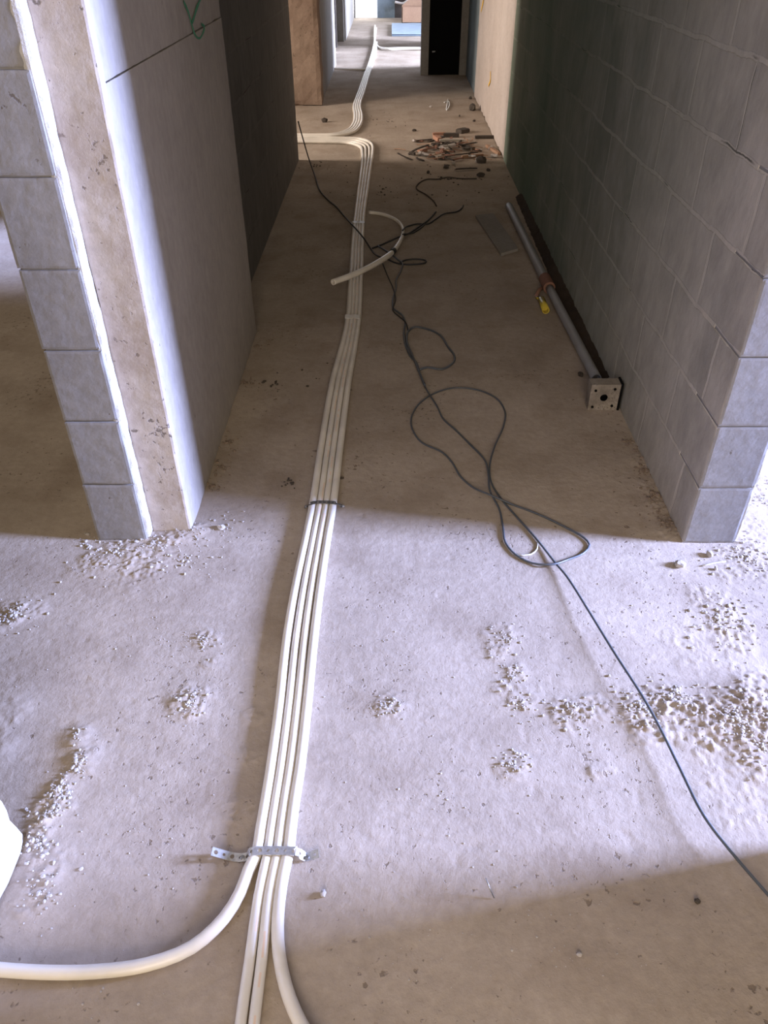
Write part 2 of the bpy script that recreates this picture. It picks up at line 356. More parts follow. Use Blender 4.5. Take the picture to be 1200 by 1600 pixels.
rbox(bm, -.716, -.5995, 1.794, 1.83, 0, HT, .0075, .0012, 16, .003, mi=lambda n: 0 if n[1] < 0 else 1, seed=3)
struct('wall_left_column', bm, [M['column'], M['panel']])
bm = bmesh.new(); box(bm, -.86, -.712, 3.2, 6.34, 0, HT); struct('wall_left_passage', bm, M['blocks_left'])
# right wall with its block end
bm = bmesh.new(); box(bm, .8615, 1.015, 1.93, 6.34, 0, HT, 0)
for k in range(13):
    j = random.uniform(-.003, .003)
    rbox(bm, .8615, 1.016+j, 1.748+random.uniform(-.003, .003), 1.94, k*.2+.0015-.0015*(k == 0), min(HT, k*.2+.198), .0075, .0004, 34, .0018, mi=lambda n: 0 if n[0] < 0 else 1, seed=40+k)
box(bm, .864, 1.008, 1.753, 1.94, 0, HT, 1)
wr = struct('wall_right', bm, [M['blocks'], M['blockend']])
bm = bmesh.new(); rbox(bm, 1.010, 1.026, 1.752, 1.80, 0, HT, .009, .006, 20, .003); struct('mortar_edge', bm, M['mortar'], wr)
bm = bmesh.new(); rbox(bm, .858, 1.02, 6.34, 9.0, 0, HT, .06, .003, 6, .01); wc = struct('wall_right_plastered', bm, M['cream'])
bm = bmesh.new(); box(bm, .88, 1.03, 9.0, 11.2, 0, HT); struct('wall_right_recess', bm, M['bluewall'])
# near walls on both sides of the junction
bm = bmesh.new(); rbox(bm, -.87, -.722, -2.9, .815, 0, HT, .03, .003, 9, .012); struct('wall_left_near', bm, M['nearwall'])
bm = bmesh.new(); rbox(bm, .87, 1.02, -2.9, .83, 0, HT, .05, .003, 9, .008); struct('wall_right_near', bm, M['greywall'])
# side rooms
bm = bmesh.new(); box(bm, -1.2, 6, 1.95, 6.45, HT+.002, HT+.2); box(bm, -6, 6, 8.6, 17.4, HT+.002, HT+.2); struct('ceiling', bm, M['greywall'])
bm = bmesh.new(); box(bm, -7, -.87, 8.53, 8.7, 0, HT); struct('wall_left_room_back', bm, M['rough'])
bm = bmesh.new(); box(bm, -6.2, -.87, 5.9, 6.05, 0, HT); struct('wall_left_room', bm, M['rough'])
bm = bmesh.new(); rbox(bm, -1.02, -.683, 8.50, 8.78, 0, HT, .05, .008, 9, .012); struct('wall_left_pier', bm, M['rough'])
bm = bmesh.new(); box(bm, -.86, -.705, 8.78, 11.25, 0, HT); struct('wall_left_far', bm, M['greywall'])
bm = bmesh.new(); box(bm, -1.3, -.80, 12.35, 12.5, 0, HT); struct('trim_1', bm, M['nearwall'])
bm = bmesh.new(); box(bm, -1.3, -.79, 12.9, 13.05, 0, HT); struct('trim_2', bm, M['darkwall'])
bm = bmesh.new(); box(bm, -1.3, -.72, 13.6, 13.75, 0, HT); box(bm, -.86, -.70, 13.75, 17.2, 0, HT); struct('wall_left_end_room', bm, M['greywall'])
M['day'] = mat('daylight_glow', (.9, .9, .9)); _b = M['day'].node_tree.nodes['Principled BSDF']; _b.inputs['Emission Color'].default_value = (.93, .96, 1, 1); _b.inputs['Emission Strength'].default_value = 1.7
bm = bmesh.new(); box(bm, -.68, -.27, 17.22, 17.24, 0, HT); struct('doorway_glow', bm, M['day'])  # glowing pane added in the end doorway, stands for the daylight beyond
# end pier with a black door leaf in a grey frame
bm = bmesh.new(); box(bm, .345, .435, 10.38, 10.55, 0, HT); box(bm, .80, .88, 10.38, 10.55, 0, HT); box(bm, .435, .80, 10.38, 10.55, 2.15, HT); struct('wall_end', bm, M['greywall'])
bm = bmesh.new(); box(bm, .437, .798, 10.42, 10.46, .0, 2.14)
d1 = struct('door_1', bm, M['black'])
bm = bmesh.new(); tube(bm, [Vector((.475, 10.405, .24)), Vector((.515, 10.405, .243))], .008, 8); box(bm, .49, .5, 10.405, 10.42, .236, .246); fin(bm, 'door_handle', M['galv'], d1, smooth=False)
bm = bmesh.new(); box(bm, .62, .78, 12.75, 13.5, 0, HT); struct('shade_block_far', bm, M['greywall'])  # unseen block added to shade a floor band between the far lamps
bm = bmesh.new(); box(bm, -.27, .06, 17.2, 17.3, 0, HT); struct('wall_back_panel', bm, M['bluewall'])
bm = bmesh.new(); box(bm, .06, 2.5, 17.2, 17.3, 0, HT); box(bm, -2, -.68, 17.2, 17.3, 0, HT); struct('wall_back', bm, M['darkwall'])
# paint marks on the walls
def stroke(name, pts, X, wd, m, parent, off):
    bm = bmesh.new(); path = catmull([PX(px, py, X) for px, py in pts], .02); vs = []
    for i, p in enumerate(path):
        t = (path[min(i+1, len(path)-1)]-path[max(i-1, 0)]).normalized(); s = Vector((1, 0, 0)).cross(t).normalized()*wd*(.7+.5*noise.noise(p*20))
        vs.append([bm.verts.new(p+s*a+Vector((off+e, 0, 0))) for a, e in ((-1, 0), (1, 0), (1, off*.4), (-1, off*.4))])
    for a, b in zip(vs, vs[1:]):
        for k in range(4): bm.faces.new([a[k], a[(k+1) % 4], b[(k+1) % 4], b[k]])
    return struct(name, bm, m, parent)
stroke('paint_mark', [(756, 0), (752, 18)], .858, .022, M['yellowpaint'], wc, -.003)
stroke('paint_mark', [(767, 112), (767, 124), (764, 134)], .858, .016, M['yellowpaint'], wc, -.004)
wcol = bpy.data.objects['wall_left_column']
stroke('paint_mark', [(285, 2), (293, 20), (297, 35), (306, 12), (313, -5)], -.602, .006, M['greenpaint'], wcol, .003)
stroke('paint_mark', [(297, 35), (302, 52), (310, 60), (318, 42), (313, 38)], -.602, .005, M['greenpaint'], wcol, .003)
# ------------------------------------------------------------ conduits
RP = .0118
ZP = RP+.002
EDGE = [(1355, 388, 455), (1330, 393, 460), (1300, 398, 463), (1250, 407, 469), (1200, 415, 477), (1100, 429, 488), (1000, 440, 498), (920, 454, 507), (840, 472, 518), (785, 483, 527),
        (700, 496, 537), (600, 514, 549), (505, 539, 563), (430, 545, 567), (355, 551, 569), (330, 554, 571), (290, 559, 577), (255, 563, 582)]
LF = (.137, .388, .612, .863)
def lane(i, e): y, a, b = e; return P(a+(b-a)*LF[i], y, ZP)
TURN = [[(566, 240), (562, 229), (545, 223.5), (505, 222.3), (455, 221.6)], [(571, 240), (568, 227.5), (550, 221.6), (510, 220), (455, 219.3)],
        [(577, 240), (573, 225.5), (556, 219.4), (512, 217.8), (455, 217)], [(582, 240), (579, 224), (562, 217.2), (515, 215.5), (455, 214.8)]]
NEAR = [[(-60, 1510), (60, 1519), (150, 1518), (230, 1507), (300, 1480), (350, 1435), (375, 1395), (388, 1360)], [(371, 1640), (377, 1590), (390, 1500), (404, 1400)],
        [(393, 1640), (398, 1590), (409, 1500), (420, 1400)], [(510, 1660), (470, 1600), (446, 1540), (434, 1470), (436, 1410), (443, 1365)]]
LAB = ['leftmost strapped white conduit, swinging off to the left by the near strap',
       'second strapped white conduit from the left, with a faint orange print line',
       'third strapped white conduit from the left, with a faint orange print line',
       'rightmost strapped white conduit, bending right at its near end']
def mk_pipe(pts, label, group, r=RP, stripe=False, seed=0):
    path = catmull(pts, .02); ph = random.random()*10
    def mi(s, k):
        d = (s*1.0+ph) % .31
        return 1 if stripe and k == (1 if seed == 1 else 0) and d < .17 and noise.noise(Vector((s*40, seed, 0))) > -.1 else 0
    bm = bmesh.new(); tube(bm, path, r, 16, mi); return props(fin(bm, 'conduit', [M['conduit'], M['print']]), label, 'conduit', group)
for i in range(4):
    pts = [P(x, y, ZP) for x, y in NEAR[i]]+[lane(i, e) for e in EDGE[1:]]+[P(x, y, ZP) for x, y in TURN[i]]
    mk_pipe(pts, LAB[i], 'conduits of the strapped bundle', r=RP if i in (0, 3) else .0099, stripe=i in (1, 2), seed=i)
FARL = [(455, 210.5), (520, 209.5), (540, 204), (550, 193), (552, 180), (551, 167), (560, 140), (568, 118), (575, 100), (581, 80), (584, 66)]
FARR = [(455, 213.5), (528, 213), (553, 207), (565, 195), (567, 180), (564, 165), (571.5, 140), (577.5, 118), (583, 100), (588, 80), (590, 66)]
tails = [[(585, 52), (586, 40)], [(586.5, 56), (588, 44)], [(589, 72), (600, 75.5), (630, 75), (665, 75)], [(592, 73.5), (605, 77.5), (630, 77), (665, 77)]]
FL = ['leftmost conduit of the far bundle, running up toward the bright end doorway', 'second conduit from the left in the far bundle, running toward the bright doorway',
      'third conduit of the far bundle, turning right on the bright floor beyond the black door', 'rightmost conduit of the far bundle, turning right on the bright floor beyond the black door']
for i in range(4):
    pts = [P(a[0]+(b[0]-a[0])*(i+.5)/4, a[1]+(b[1]-a[1])*(i+.5)/4, ZP) for a, b in zip(FARL, FARR)]+[P(x, y, ZP) for x, y in tails[i]]
    mk_pipe(pts, FL[i], 'conduits of the far bundle', r=.0125)
mk_pipe([P(519, 107, ZP), P(545, 108.5, ZP), P(573, 108.5, ZP)], 'short conduit crossing the grey floor from the far left wall to the far bundle', None, r=.012)
# loose thick conduit, curled over the bundle
loose = [P(520, 441, .065), P(545, 432, .062), P(572, 420, .058), P(592, 409, .050), P(612, 395, .036), P(626, 375, .022), P(629.5, 360, .016), P(625, 349, .012), P(612, 340, .010), P(594, 334, .010), P(577, 332, .010)]
bm = bmesh.new(); pl = catmull(loose, .012); tube(bm, pl, lambda t: .0145 if t < .33 else .0145-.0045*min(1, (t-.33)/.3), 16, hollow=True)
lc = props(fin(bm, 'conduit', M['conduit']), 'loose white conduit offcut curled over the strapped bundle near the black cable tangle', 'conduit')
bm = bmesh.new(); c0 = P(588, 402, .054)
tube(bm, [pl[int(len(pl)*.40)-1], pl[int(len(pl)*.40)+3]], .0165, 16); fin(bm, 'tape_band', M['cable_black'], lc)
# clear tape wraps
for (px0, px1, y, lab) in ((549, 571, 354, 'clear tape wrapped round the four conduits beside the loose curled conduit'), (538, 564, 503, 'clear shiny tape wrapped round the four conduits farther from the black tangle')):
    a = P(px0, y, 0); b = P(px1, y, 0); bm = bmesh.new(); n = 10; rows = []
    prof = [(a.x, .003), (a.x+.002, .020)]+[(a.x+.004+(b.x-a.x-.008)*t/8, .0275+.001*math.sin(t*1.57)) for t in range(9)]+[(b.x-.002, .020), (b.x, .003)]
    for yy in (a.y-.02, a.y+.02): rows.append([[bm.verts.new((x, yy, z)) for x, z in prof], [bm.verts.new((x, yy, z-.0015)) for x, z in prof]])
    for k in range(len(prof)-1):
        for l in (0, 1): bm.faces.new([rows[0][l][k], rows[0][l][k+1], rows[1][l][k+1], rows[1][l][k]])
        for e in (0, 1): bm.faces.new([rows[e][0][k], rows[e][0][k+1], rows[e][1][k+1], rows[e][1][k]])
    props(fin(bm, 'clear_tape', M['tape'], smooth=False), lab, 'tape')
# perforated straps
def strap(pts, wd, m, label, scr):
    path = catmull(pts, .004); cell = wd*.95; s = 0; acc = [0]
    for a, b in zip(path, path[1:]): s += (b-a).length; acc.append(s)
    def at(t, v):
        t = max(0, min(s-1e-6, t)); i = max(k for k in range(len(acc)-1) if acc[k] <= t)
        f = (t-acc[i])/(acc[i+1]-acc[i]); p = path[i].lerp(path[i+1], f); tg = (path[i+1]-path[i]).normalized()
        sd = Vector((0, 0, 1)).cross(tg).normalized(); return p+sd*v
    bm = bmesh.new(); ncell = int(s/cell)
    for c in range(ncell):
        c0 = c*cell; mid = c0+cell/2; outer = []; inner = []; rh = wd*.17 if c % 2 else wd*.25
        for k in range(16):
            a = 2*math.pi*k/16; cx, cy = math.cos(a), math.sin(a); mm = max(abs(cx), abs(cy))
            outer.append(bm.verts.new(at(mid+cx/mm*cell/2, cy/mm*wd/2))); inner.append(bm.verts.new(at(mid+cx*rh, cy*rh)))
        for k in range(16): bm.faces.new([outer[k], outer[(k+1) % 16], inner[(k+1) % 16], inner[k]])
    bmesh.ops.remove_doubles(bm, verts=bm.verts, dist=.0003)
    o = fin(bm, 'perforated_strap', m); props(o, label, 'metal strap')
    md = o.modifiers.new('thickness', 'SOLIDIFY'); md.thickness = .0012; md.offset = 0
    for (px, py, z) in scr:
        p = P(px, py, z); bm = bmesh.new()
        bmesh.ops.create_cone(bm, cap_ends=True, segments=12, radius1=.0052, radius2=.0035, depth=.004, matrix=Matrix.Translation(p+Vector((0, 0, .002))))
        box(bm, p.x-.003, p.x+.003, p.y-.0006, p.y+.0006, p.z+.0038, p.z+.0045)
        fin(bm, 'screw', M['screw'], o)
strap([P(331, 1330, .020), P(345, 1334, .012), P(360, 1338, .006), P(375, 1340, .006), P(386, 1338, .012), P(391, 1331, .0262), P(400, 1329.5, .0268), P(430, 1329, .0268), P(455, 1329.5, .0268), P(463, 1330, .0262), P(468, 1333, .018), P(477, 1339, .007), P(486, 1337, .006), P(499, 1333, .010)],
      .0175, M['galv'], 'bright perforated metal strap pinning the four conduits where the outer ones split away', [(379, 1340, .008), (480, 1340, .008)])
strap([P(476, 792, .004), P(481, 791, .008), P(485, 787, .0262), P(492, 785, .0268), P(505, 784.5, .0268), P(518, 785, .0268), P(525, 786, .0262), P(530, 789, .012), P(537, 792, .006), P(541, 793, .004)],
      .014, M['galvdark'], 'dull metal strap across the conduits just inside the corridor shade', [(479, 792, .006), (536, 791, .006)])
# ------------------------------------------------------------ cables
def cable(name, pts, r, m, label, cat='cable', n=8):
    path = catmull([G(x, y, (z if z else 0)+r+.001) for x, y, z in pts], .015); bm = bmesh.new(); tube(bm, path, r, n)
    return props(fin(bm, name, m), label, cat)
def Z(l, z=0): return [(a[0], a[1], a[2] if len(a) > 2 else z) for a in l]
main = Z([(1230, 1432, .01), (1200, 1398, .012), (1140, 1328, .018), (1100, 1275, .02), (1062, 1200, .016), (1030, 1135, .014), (1005, 1090, .018), (960, 1020, .02), (920, 955, .016), (885, 900, .008), (868, 880, .004), (838, 842), (805, 805), (782, 778), (768, 755, .006), (765, 730, .01), (772, 700, .008), (787, 665), (789, 643), (775, 622), (745, 609), (710, 606), (680, 614), (655, 631), (643, 652), (645, 672), (660, 692), (690, 706), (706, 722), (720, 745), (740, 762), (768, 774, .014), (800, 788), (840, 803), (880, 822), (912, 840), (921, 851), (912, 864), (888, 874), (862, 882, .008), (832, 880), (806, 867), (790, 848), (786, 825), (780, 795), (766, 768, .012), (763, 740, .012), (757, 718), (735, 695), (712, 672), (693, 655), (683, 635), (672, 618, .008), (661, 598), (655, 580)])
cable('power_cable', main, .0032, M['cable'], 'long dark grey cable looped in a figure eight and running to the lower right')
cable('power_cable', Z([(655, 580), (650, 566), (641, 556), (634, 540), (631, 520), (633, 503), (628, 492), (615, 482), (614, 468), (619, 450), (619, 438), (626, 424), (629, 412, .01), (622, 406), (612, 398, .005), (600, 390), (590, 384)]), .0045, M['cable'], 'thicker dark cable strand running from the tangle down to the figure eight loop')
cable('power_cable', Z([(655, 578), (668, 574), (690, 577), (708, 567), (710, 556), (700, 542), (688, 524), (670, 515), (648, 511), (638, 518), (636, 535, .007), (643, 552, .006), (656, 584, .007), (664, 602, .009)]), .0045, M['cable'], 'single teardrop loop of dark cable between the tangle and the figure eight')
cable('power_cable', Z([(638, 518), (634, 504, .01), (624, 495, .01), (614, 485, .01), (618, 468, .01), (614, 450), (606, 432), (598, 412)]), .003, M['cable_black'], 'thin black strand dropping from the tangle to the teardrop loop, crossing the thicker strand')
cable('power_cable', Z([(466, 190, .35), (472, 212, .22), (481, 243, .08), (492, 275, .01), (500, 298), (513, 313), (525, 323), (538, 338), (549, 350, .026), (560, 362, .03), (571, 376, .03), (580, 390), (594, 402, .05), (603, 404, .01), (616, 410), (630, 413), (650, 413), (664, 411), (665, 407), (650, 405), (632, 407), (624, 412)]), .0045, M['cable_black'], 'black cable from the left wall end, crossing the conduits to a flat loop')
cable('power_cable', Z([(582, 388), (600, 381), (620, 372, .02), (640, 364), (655, 354), (668, 345), (676, 337), (681, 331)]), .0050, M['cable_black'], 'black cable end reaching up right from the tangle, the shorter of two')
cable('power_cable', Z([(629, 360, .03), (636, 354), (652, 350), (668, 350), (680, 343), (695, 334), (713, 331), (721, 326), (724, 321)]), .0045, M['cable_black'], 'black cable end reaching up right from the tangle, the longer of two')
cable('power_cable', Z([(629, 366, .03), (645, 364), (658, 356), (664, 350)]), .004, M['cable_black'], 'short black strand closing an eye shaped gap right of the curled conduit')
cable('wire', Z([(682, 322), (678, 315), (667, 305), (651, 295), (655, 286), (668, 280), (684, 280), (700, 277), (720, 279), (745, 279)]), .0042, M['lump'], 'thin dark wire wandering from below the rubble heap toward the cable ends', 'wire')
cable('wire', Z([(840, 846), (839, 858), (830, 866), (818, 868), (807, 866)]), .0022, M['whitecable'], 'short white wire end curled inside the near cable loop', 'wire')
cable('wire', Z([(1098, 884), (1115, 880), (1134, 877)]), .002, M['whitecable'], 'short straight pale wire on the rough floor by the right wall end', 'wire')
cable('nail', Z([(759, 1372, .03), (766, 1390, .012), (772, 1403)]), .0012, M['screw'], 'thin steel nail sticking up from the shaded floor at the near end', 'nail')
cable('wire', Z([(694, 160), (700, 158), (702, 166), (698, 172), (700, 155)]), .006, M['whitecable'], 'small pale loop of wire on the floor before the black door', 'wire')
# ------------------------------------------------------------ drain pipe along the right wall
def tpath(a, b, n=12): return [a.lerp(b, i/n) for i in range(n+1)]
a, b = P(795, 322, .028), P(856, 445, .028); c, d = P(857, 447, .026), P(932, 592, .026)
t = bpy.data.objects.new('drain_pipe', None); COL.objects.link(t); t.location = (b.x, b.y, 0); props(t, 'grey plastic pipe lying along the foot of the right block wall', 'pipe')
bpy.context.view_layer.update()
bm = bmesh.new(); tube(bm, tpath(a, b), .023, 20, hollow=True); fin(bm, 'pipe_length', M['greypipe'], t)
bm = bmesh.new(); tube(bm, tpath(c, d), .020, 20, hollow=True); fin(bm, 'pipe_length', M['greypipe'], t)
dv = (b-a).normalized(); bm = bmesh.new(); tube(bm, [b-dv*.09, b-dv*.085, b+dv*.035, b+dv*.04], .029, 20); props(fin(bm, 'coupling', M['rust'], t), 'rusty red coupling')
p = P(849, 478, .02); bm = bmesh.new(); tube(bm, [P(846, 468, .016), P(853, 485, .016)], .017, 14, hollow=True); tube(bm, [P(843, 467, .012), P(838, 465, .01)], .006, 8)
props(fin(bm, 'plastic_plug', M['yellow']), 'small yellow plastic plug on the floor left of the grey pipe coupling', 'plug')
bm = bmesh.new(); tube(bm, [P(838, 462, .01), P(843, 452, .012), P(850, 449, .008)], .009, 8); props(fin(bm, 'brick_chip', M['rust']), 'small red brown scrap touching the pipe coupling', 'scrap')
# junction box
jb = P(941, 641, 0); bm = bmesh.new(); s = .054; pz = .053
Y0 = jb.y; cx = .792
ring_o = []; ring_i = []; ring_b = []
for k in range(32):
    an = 2*math.pi*k/32; ux, uz = math.cos(an), math.sin(an); mx = max(abs(ux), abs(uz))
    ring_o.append(bm.verts.new((cx+ux/mx*s, Y0+.002*noise.noise(Vector((ux*3, uz*3, 0))), pz+uz/mx*s))); ring_i.append(bm.verts.new((cx+ux*.014-.001, Y0, pz+uz*.014))); ring_b.append(bm.verts.new((cx+ux*.014-.001, Y0+.03, pz+uz*.014)))
bk = [bm.verts.new((v.co.x, Y0+.05, v.co.z)) for v in ring_o]
for k in range(32):
    j = (k+1) % 32; bm.faces.new([ring_o[k], ring_o[j], ring_i[j], ring_i[k]]); bm.faces.new([ring_i[k], ring_i[j], ring_b[j], ring_b[k]]); bm.faces.new([ring_o[k], bk[k], bk[j], ring_o[j]])
fb = bm.faces.new(ring_b); fb.material_index = 1; bm.faces.new(bk)
for f in bm.faces:
    if sum(v in ring_b for v in f.verts) >= 2: f.material_index = 1
jbx = fin(bm, 'junction_box', [concrete('splashed_steel_box', (.13, .11, .095), (.42, .37, .31), pits=1.5, bump=.6, scale=4), M['black']]); props(jbx, 'square mortar splashed junction box at the near end of the grey pipe', 'junction box')
for (dx, dz) in ((.034, .036), (.034, -.034), (-.036, .030), (-.038, -.038)):
    bm = bmesh.new(); bmesh.ops.create_cone(bm, cap_ends=True, segments=12, radius1=.005, radius2=.005, depth=.004, matrix=Matrix.Translation((cx+dx, Y0-.001, pz+dz)) @ Matrix.Rotation(math.pi/2, 4, 'X')); fin(bm, 'screw_hole', M['black'], jbx)
bm = bmesh.new(); box(bm, cx+s+.0005, cx+s+.008, Y0-.004, Y0+.052, .002, .112); props(fin(bm, 'cover_plate', M['black'], jbx), 'black edge plate')
# board offcut
bm = bmesh.new(); cs = [P(743, 336, .018), P(771, 333, .018), P(810, 388, .018), P(783, 396, .018)]
tp = [bm.verts.new(v) for v in cs]; bt = [bm.verts.new((v.x, v.y, .001)) for v in cs]; bm.faces.new(tp); bm.faces.new(bt[::-1])
for k in range(4): bm.faces.new([tp[k], bt[k], bt[(k+1) % 4], tp[(k+1) % 4]])
o = fin(bm, 'board_offcut', M['tile']); props(o, 'flat rectangular grey board offcut lying left of the far end of the grey pipe', 'board')
bv = o.modifiers.new('bevel', 'BEVEL'); bv.width = .002; bv.segments = 2
# dark speckled strip between pipe and wall
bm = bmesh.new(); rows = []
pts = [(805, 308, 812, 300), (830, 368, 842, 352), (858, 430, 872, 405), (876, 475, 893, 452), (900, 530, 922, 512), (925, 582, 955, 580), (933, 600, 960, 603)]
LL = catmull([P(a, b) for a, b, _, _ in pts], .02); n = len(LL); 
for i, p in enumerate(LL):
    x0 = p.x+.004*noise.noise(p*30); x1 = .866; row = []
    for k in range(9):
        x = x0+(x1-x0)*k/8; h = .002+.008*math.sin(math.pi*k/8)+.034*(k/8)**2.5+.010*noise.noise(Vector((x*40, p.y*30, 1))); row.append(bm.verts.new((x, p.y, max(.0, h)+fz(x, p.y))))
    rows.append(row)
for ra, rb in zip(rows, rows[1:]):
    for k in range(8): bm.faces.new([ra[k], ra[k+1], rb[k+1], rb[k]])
props(fin(bm, 'dark_strip', M['dark'], smooth=True), 'dark speckled strip between the grey pipe and the right wall', 'dirt', kind='stuff')
# ------------------------------------------------------------ crumbs, pebbles, rubble
def crumbs(label, spots, m='crumb', rmin=.002, rmax=.006):
    bm = bmesh.new(); sd = 0
    for (px, py, rad, cnt) in spots:
        c = P(px, py)
        for k in range(cnt):
            sd += 1; rr = rad*abs(random.gauss(0, .55)); an = random.random()*6.28
            x = c.x+rr*math.cos(an); y = c.y+rr*math.sin(an); r = rmin+(rmax-rmin)*.85*random.random()**2.8
            chunk(bm, (x, y, fz(x, y)+r*.35), r, sd+px*.01)
    return props(fin(bm, 'mortar_crumbs', M[m]), label, 'crumbs', kind='stuff')
crumbs('mortar crumbs heaped against the foot of the left block pier', [(240, 850, .10, 90), (300, 830, .07, 60), (180, 865, .12, 70), (140, 855, .07, 40), (290, 880, .12, 50), (350, 825, .08, 25)])
crumbs('crumbly mortar patch on the floor left of the conduits', [(295, 1100, .05, 70), (322, 1000, .06, 40)], rmax=.005)
crumbs('broken trail of mortar crumbs beside the white left wall', [(125, 1195, .035, 50), (95, 1235, .035, 60), (78, 1270, .045, 80), (62, 1320, .045, 60), (60, 1400, .06, 50), (120, 1150, .03, 20)])
crumbs('scattered crumbs at the left edge of the lit floor', [(15, 965, .07, 60), (40, 955, .07, 30)])
crumbs('mortar crumbs in a wavy trail right of the conduits', [(790, 1000, .06, 45), (800, 1060, .05, 50), (815, 1100, .05, 45), (610, 1105, .045, 45), (800, 1195, .045, 50)], rmax=.0045)
crumbs('band of crumbled mortar under the long cable at right', [(890, 1112, .06, 50), (1000, 1105, .08, 110), (1050, 1085, .07, 70), (1150, 1130, .11, 170), (1190, 1170, .1, 100), (1130, 970, .12, 110), (1165, 870, .13, 120), (1190, 780, .12, 60)], rmax=.006)
crumbs('brown grit along the foot of the right wall', [(1005, 735, .05, 60), (1025, 775, .05, 90), (1045, 820, .05, 100), (980, 690, .03, 30), (1000, 700, .03, 30), (1030, 800, .08, 60)], m='grit', rmax=.007)
crumbs('grit along the foot of the left concrete panel', [(330, 760, .05, 30), (355, 690, .05, 40), (385, 600, .05, 35), (400, 540, .05, 35), (345, 730, .08, 40)], m='grit', rmax=.007)
crumbs('fine grit scattered over the near floor', [(700, 1250, .35, 90), (600, 1000, .3, 60), (900, 1480, .2, 50), (650, 1480, .2, 40), (250, 1000, .25, 60), (200, 1300, .25, 70), (1000, 950, .25, 60), (150, 1560, .2, 30)], rmin=.0008, rmax=.0026)
crumbs('dusty specks scattered over the dark corridor floor', [(430, 600, .25, 25), (455, 755, .03, 14), (600, 300, .5, 40), (700, 280, .5, 50), (500, 260, .3, 20), (600, 190, .5, 30)], m='lump', rmin=.003, rmax=.009)
PEB = [(505, 1398, .0075, 'crumb', 'pale pebble right of the conduits, nearest the bright strap'), (1089, 1409, .0055, 'lump', 'dark pebble on the shaded floor below the long cable'), (905, 1492, .004, 'crumb', 'tiny pale pebble near the bottom right, in the brown shade'),
       (346, 826, .011, 'crumb', 'pale stone at the foot of the cast column, on the shade line'), (1108, 868, .011, 'crumb', 'rounded pale stone in front of the right wall end'), (1118, 890, .007, 'crumb', 'smaller pale stone just below the one at the right wall end'),
       (907, 587, .012, 'lump', 'dark lump left of the junction box'), (534, 748, .006, 'lump', 'dark speck of rubble touching the conduits above the dull strap'), (1062, 884, .012, 'crumb', 'pale stone a little left of the right wall end stones'),
       (507, 191, .03, 'lump', 'dark brown lump on the lit floor left of the far conduits'), (738, 172, .045, 'lump', 'dark flat lump against the cream wall'), (735, 155, .02, 'lump', 'small dark lump before the far right wall'), (752, 254, .035, 'lump', 'black lump right of the rubble heap'),
       (751, 276, .022, 'lump', 'black lump just below and right of the rubble heap'), (763, 267, .014, 'lump', 'small black lump between the heap and the right wall'), (669, 271, .016, 'lump', 'small black lump below the left end of the heap'), (718, 182, .012, 'lump', 'tiny dark lump above the rubble heap'),
       (741, 190, .014, 'lump', 'dark lump above the right side of the heap'), (647, 205, .014, 'lump', 'dark lump on the lit floor left of the heap'), (673, 168, .014, 'crumb', 'pale scrap on the floor before the black door'), (197, 1010, .0, '', '')]
for i, (px, py, r, m, lab) in enumerate(PEB):
    if r == 0: continue
    p = G(px, py); bm = bmesh.new(); chunk(bm, (p.x, p.y, p.z+r*.55), r, i+3.3, .75, 2); props(fin(bm, 'stone', M[m]), lab, 'stone')
# rubble heap: sticks, splinters and chips
base = []
for v in range(6):
    bm = bmesh.new(); ln = [.11, .16, .09, .07, .06, .13][v]; wd = [.012, .016, .02, .028, .03, .008][v]
    bmesh.ops.create_cube(bm, size=1); bmesh.ops.subdivide_edges(bm, edges=bm.edges, cuts=2, use_grid_fill=True)
    for q in bm.verts:
        k = noise.noise(q.co*2+Vector((v*5, 0, 0))); q.co = Vector((q.co.x*ln*(1+.3*k), q.co.y*wd*(1+.7*k)+.012*math.sin(q.co.x*3+v), q.co.z*wd*.5*(1+.5*k)))
    me = bpy.data.meshes.new('rubble_chip'); bm.to_mesh(me); bm.free(); base.append(me)
mats = ['wood', 'lump', 'rust', 'crumb', 'lump', 'wood']
for me, mm in zip(base, mats): me.materials.append(M[mm])
HEAP = (712, 238)
cH = P(*HEAP)
for i in range(88):
    o = bpy.data.objects.new('rubble_chip', base[i % 6]); COL.objects.link(o)
    dx = random.gauss(0, .19); dy = random.gauss(0, .20); hz = .05*math.exp(-(dx*dx+dy*dy)/.04)
    x = min(.80, cH.x+dx-.03+.25*max(0, -dy)*.3); y = cH.y+dy
    o.location = (x, y, .012+hz*random.random()); o.rotation_euler = (random.uniform(-.25, .25), random.uniform(-.2, .2), random.random()*3.14)
    o.scale = (1, 1, 1) if i % 3 else (.75, .8, 1)
    kind = ['long brown wood splinter', 'long dark stick', 'rust red brick chip', 'squarish pale mortar chip', 'dark square stone chip', 'thin brown wood sliver'][i % 6]
    side = 'left' if dx < -.07 else 'right' if dx > .07 else 'middle'; dep = 'front' if dy < -.06 else 'back' if dy > .06 else 'centre'
    props(o, '%s at the %s %s of the rubble heap' % (kind, side, dep), 'rubble', 'chips and splinters of the rubble heap')
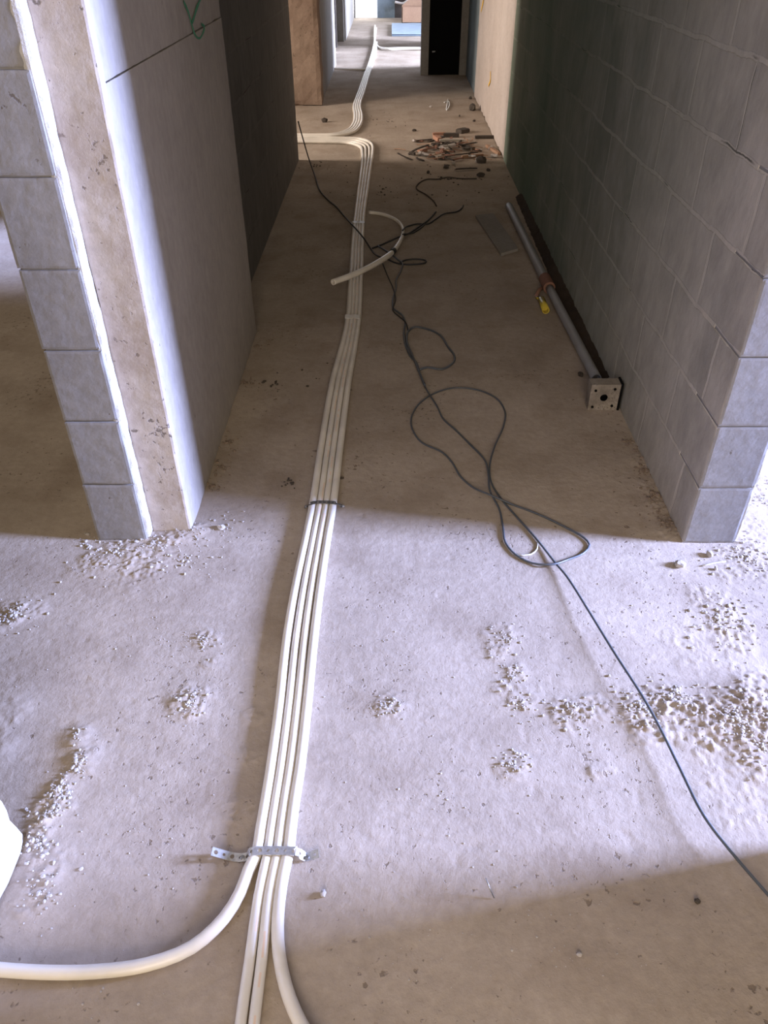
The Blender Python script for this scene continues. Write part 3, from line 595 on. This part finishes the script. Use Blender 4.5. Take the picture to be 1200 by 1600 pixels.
# distinct pieces in the heap
def slab(name, p, ln, wd, th, rz, m, label, cat, ry=0):
    bm = bmesh.new(); bmesh.ops.create_cube(bm, size=1); bmesh.ops.bevel(bm, geom=bm.edges[:], offset=.12, segments=2)
    for q in bm.verts: q.co = Vector((q.co.x*ln, q.co.y*wd, (q.co.z+.5)*th))
    bm.transform(Matrix.Translation(p) @ Matrix.Rotation(rz, 4, 'Z') @ Matrix.Rotation(ry, 4, 'Y')); return props(fin(bm, name, m), label, cat)
slab('pale_stick', P(706, 221, .03), .20, .025, .018, .05, M['paleplastic'], 'pale straight stick lying across the top of the rubble heap', 'stick')
slab('brick_chip', P(683, 219, .02), .035, .12, .03, .3, M['redwood'], 'upright orange brick chip at the left of the rubble heap', 'brick chip')
slab('brick_chip', P(686, 211, .01), .11, .03, .02, .1, M['redwood'], 'flat orange brick chip behind the upright one', 'brick chip')
slab('brick_chip', P(660, 237, .005), .07, .04, .015, .5, M['redwood'], 'reddish splinter at the left tip of the heap', 'brick chip')
slab('wood_stick', P(757, 216, .0), .16, .04, .02, .05, M['lump'], 'dark stick between the heap and the cream wall', 'stick')
slab('wood_stick', P(705, 214, .0), .13, .04, .03, -.05, M['lump'], 'dark chunk of wood behind the pale stick', 'stick')
slab('wood_stick', P(723, 207, .0), .10, .07, .03, .7, M['lump'], 'dark bent offcut at the back of the heap', 'stick')
slab('wood_stick', P(770, 236, .0), .025, .28, .02, .25, M['wood'], 'brown splinter leaning along the foot of the cream wall', 'stick')
slab('wood_stick', P(738, 246, .0), .18, .02, .02, .35, M['wood'], 'brown splinter reaching right from the heap', 'stick')
# ------------------------------------------------------------ far room goods
cc = P(648, 57); bm = bmesh.new(); 
for k in range(2): rbox(bm, .0, .95, 14.25, 15.9, .0+k*.02, .019+k*.02, .2, .001, 3, .01)
props(fin(bm, 'board_stack', M['board']), 'stack of pale blue boards lying on the far room floor', 'boards')
t = P(642, 36); bm = bmesh.new(); x0, x1, y0, y1 = t.x-.16, t.x+.30, t.y, t.y+.4
box(bm, x0, x1, y0, y0+.01, 0, .24); box(bm, x0, x1, y1, y1+.01, 0, .24); box(bm, x0, x0+.01, y0, y1, 0, .24); box(bm, x1, x1+.01, y0, y1, 0, .24); box(bm, x0, x1, y0, y1, 0, .01)
cb = fin(bm, 'cardboard_box', M['card']); props(cb, 'open brown cardboard box with raised flap beyond the pale boards', 'box')
bm = bmesh.new(); q = [bm.verts.new(v) for v in [(x0+.01, y1, .24), (x1-.05, y1, .24), (x1-.16, y1+.12, .44), (x0+.16, y1+.1, .34), ]]; bm.faces.new(q); e = bmesh.ops.extrude_face_region(bm, geom=bm.faces[:]); bmesh.ops.translate(bm, vec=(0, .008, 0), verts=[g for g in e['geom'] if isinstance(g, bmesh.types.BMVert)]); fin(bm, 'flap', M['card'], cb)
for k, (lab) in enumerate(['white coil of conduit hanging low before the dark end wall, left curve', 'white coil of conduit before the dark end wall, right curve']):
    pts = [(617, 3, .0), (630, 5, .0), (642, -2, 0), (655, 3, 0), (668, 6, 0)] if k == 0 else [(622, -3, 0), (636, -8, 0), (650, -5, 0), (662, 1, 0), (672, 3, 0)]
    def PY(px, py, Y): dd = ray(px, py); tt = Y/dd[1]; return Vector((dd[0]*tt, Y, H+dd[2]*tt))
    bm = bmesh.new(); tube(bm, catmull([PY(x, y, 17.05) for x, y, _ in pts], .03), .02, 10); props(fin(bm, 'conduit_coil', M['conduit']), lab, 'conduit')
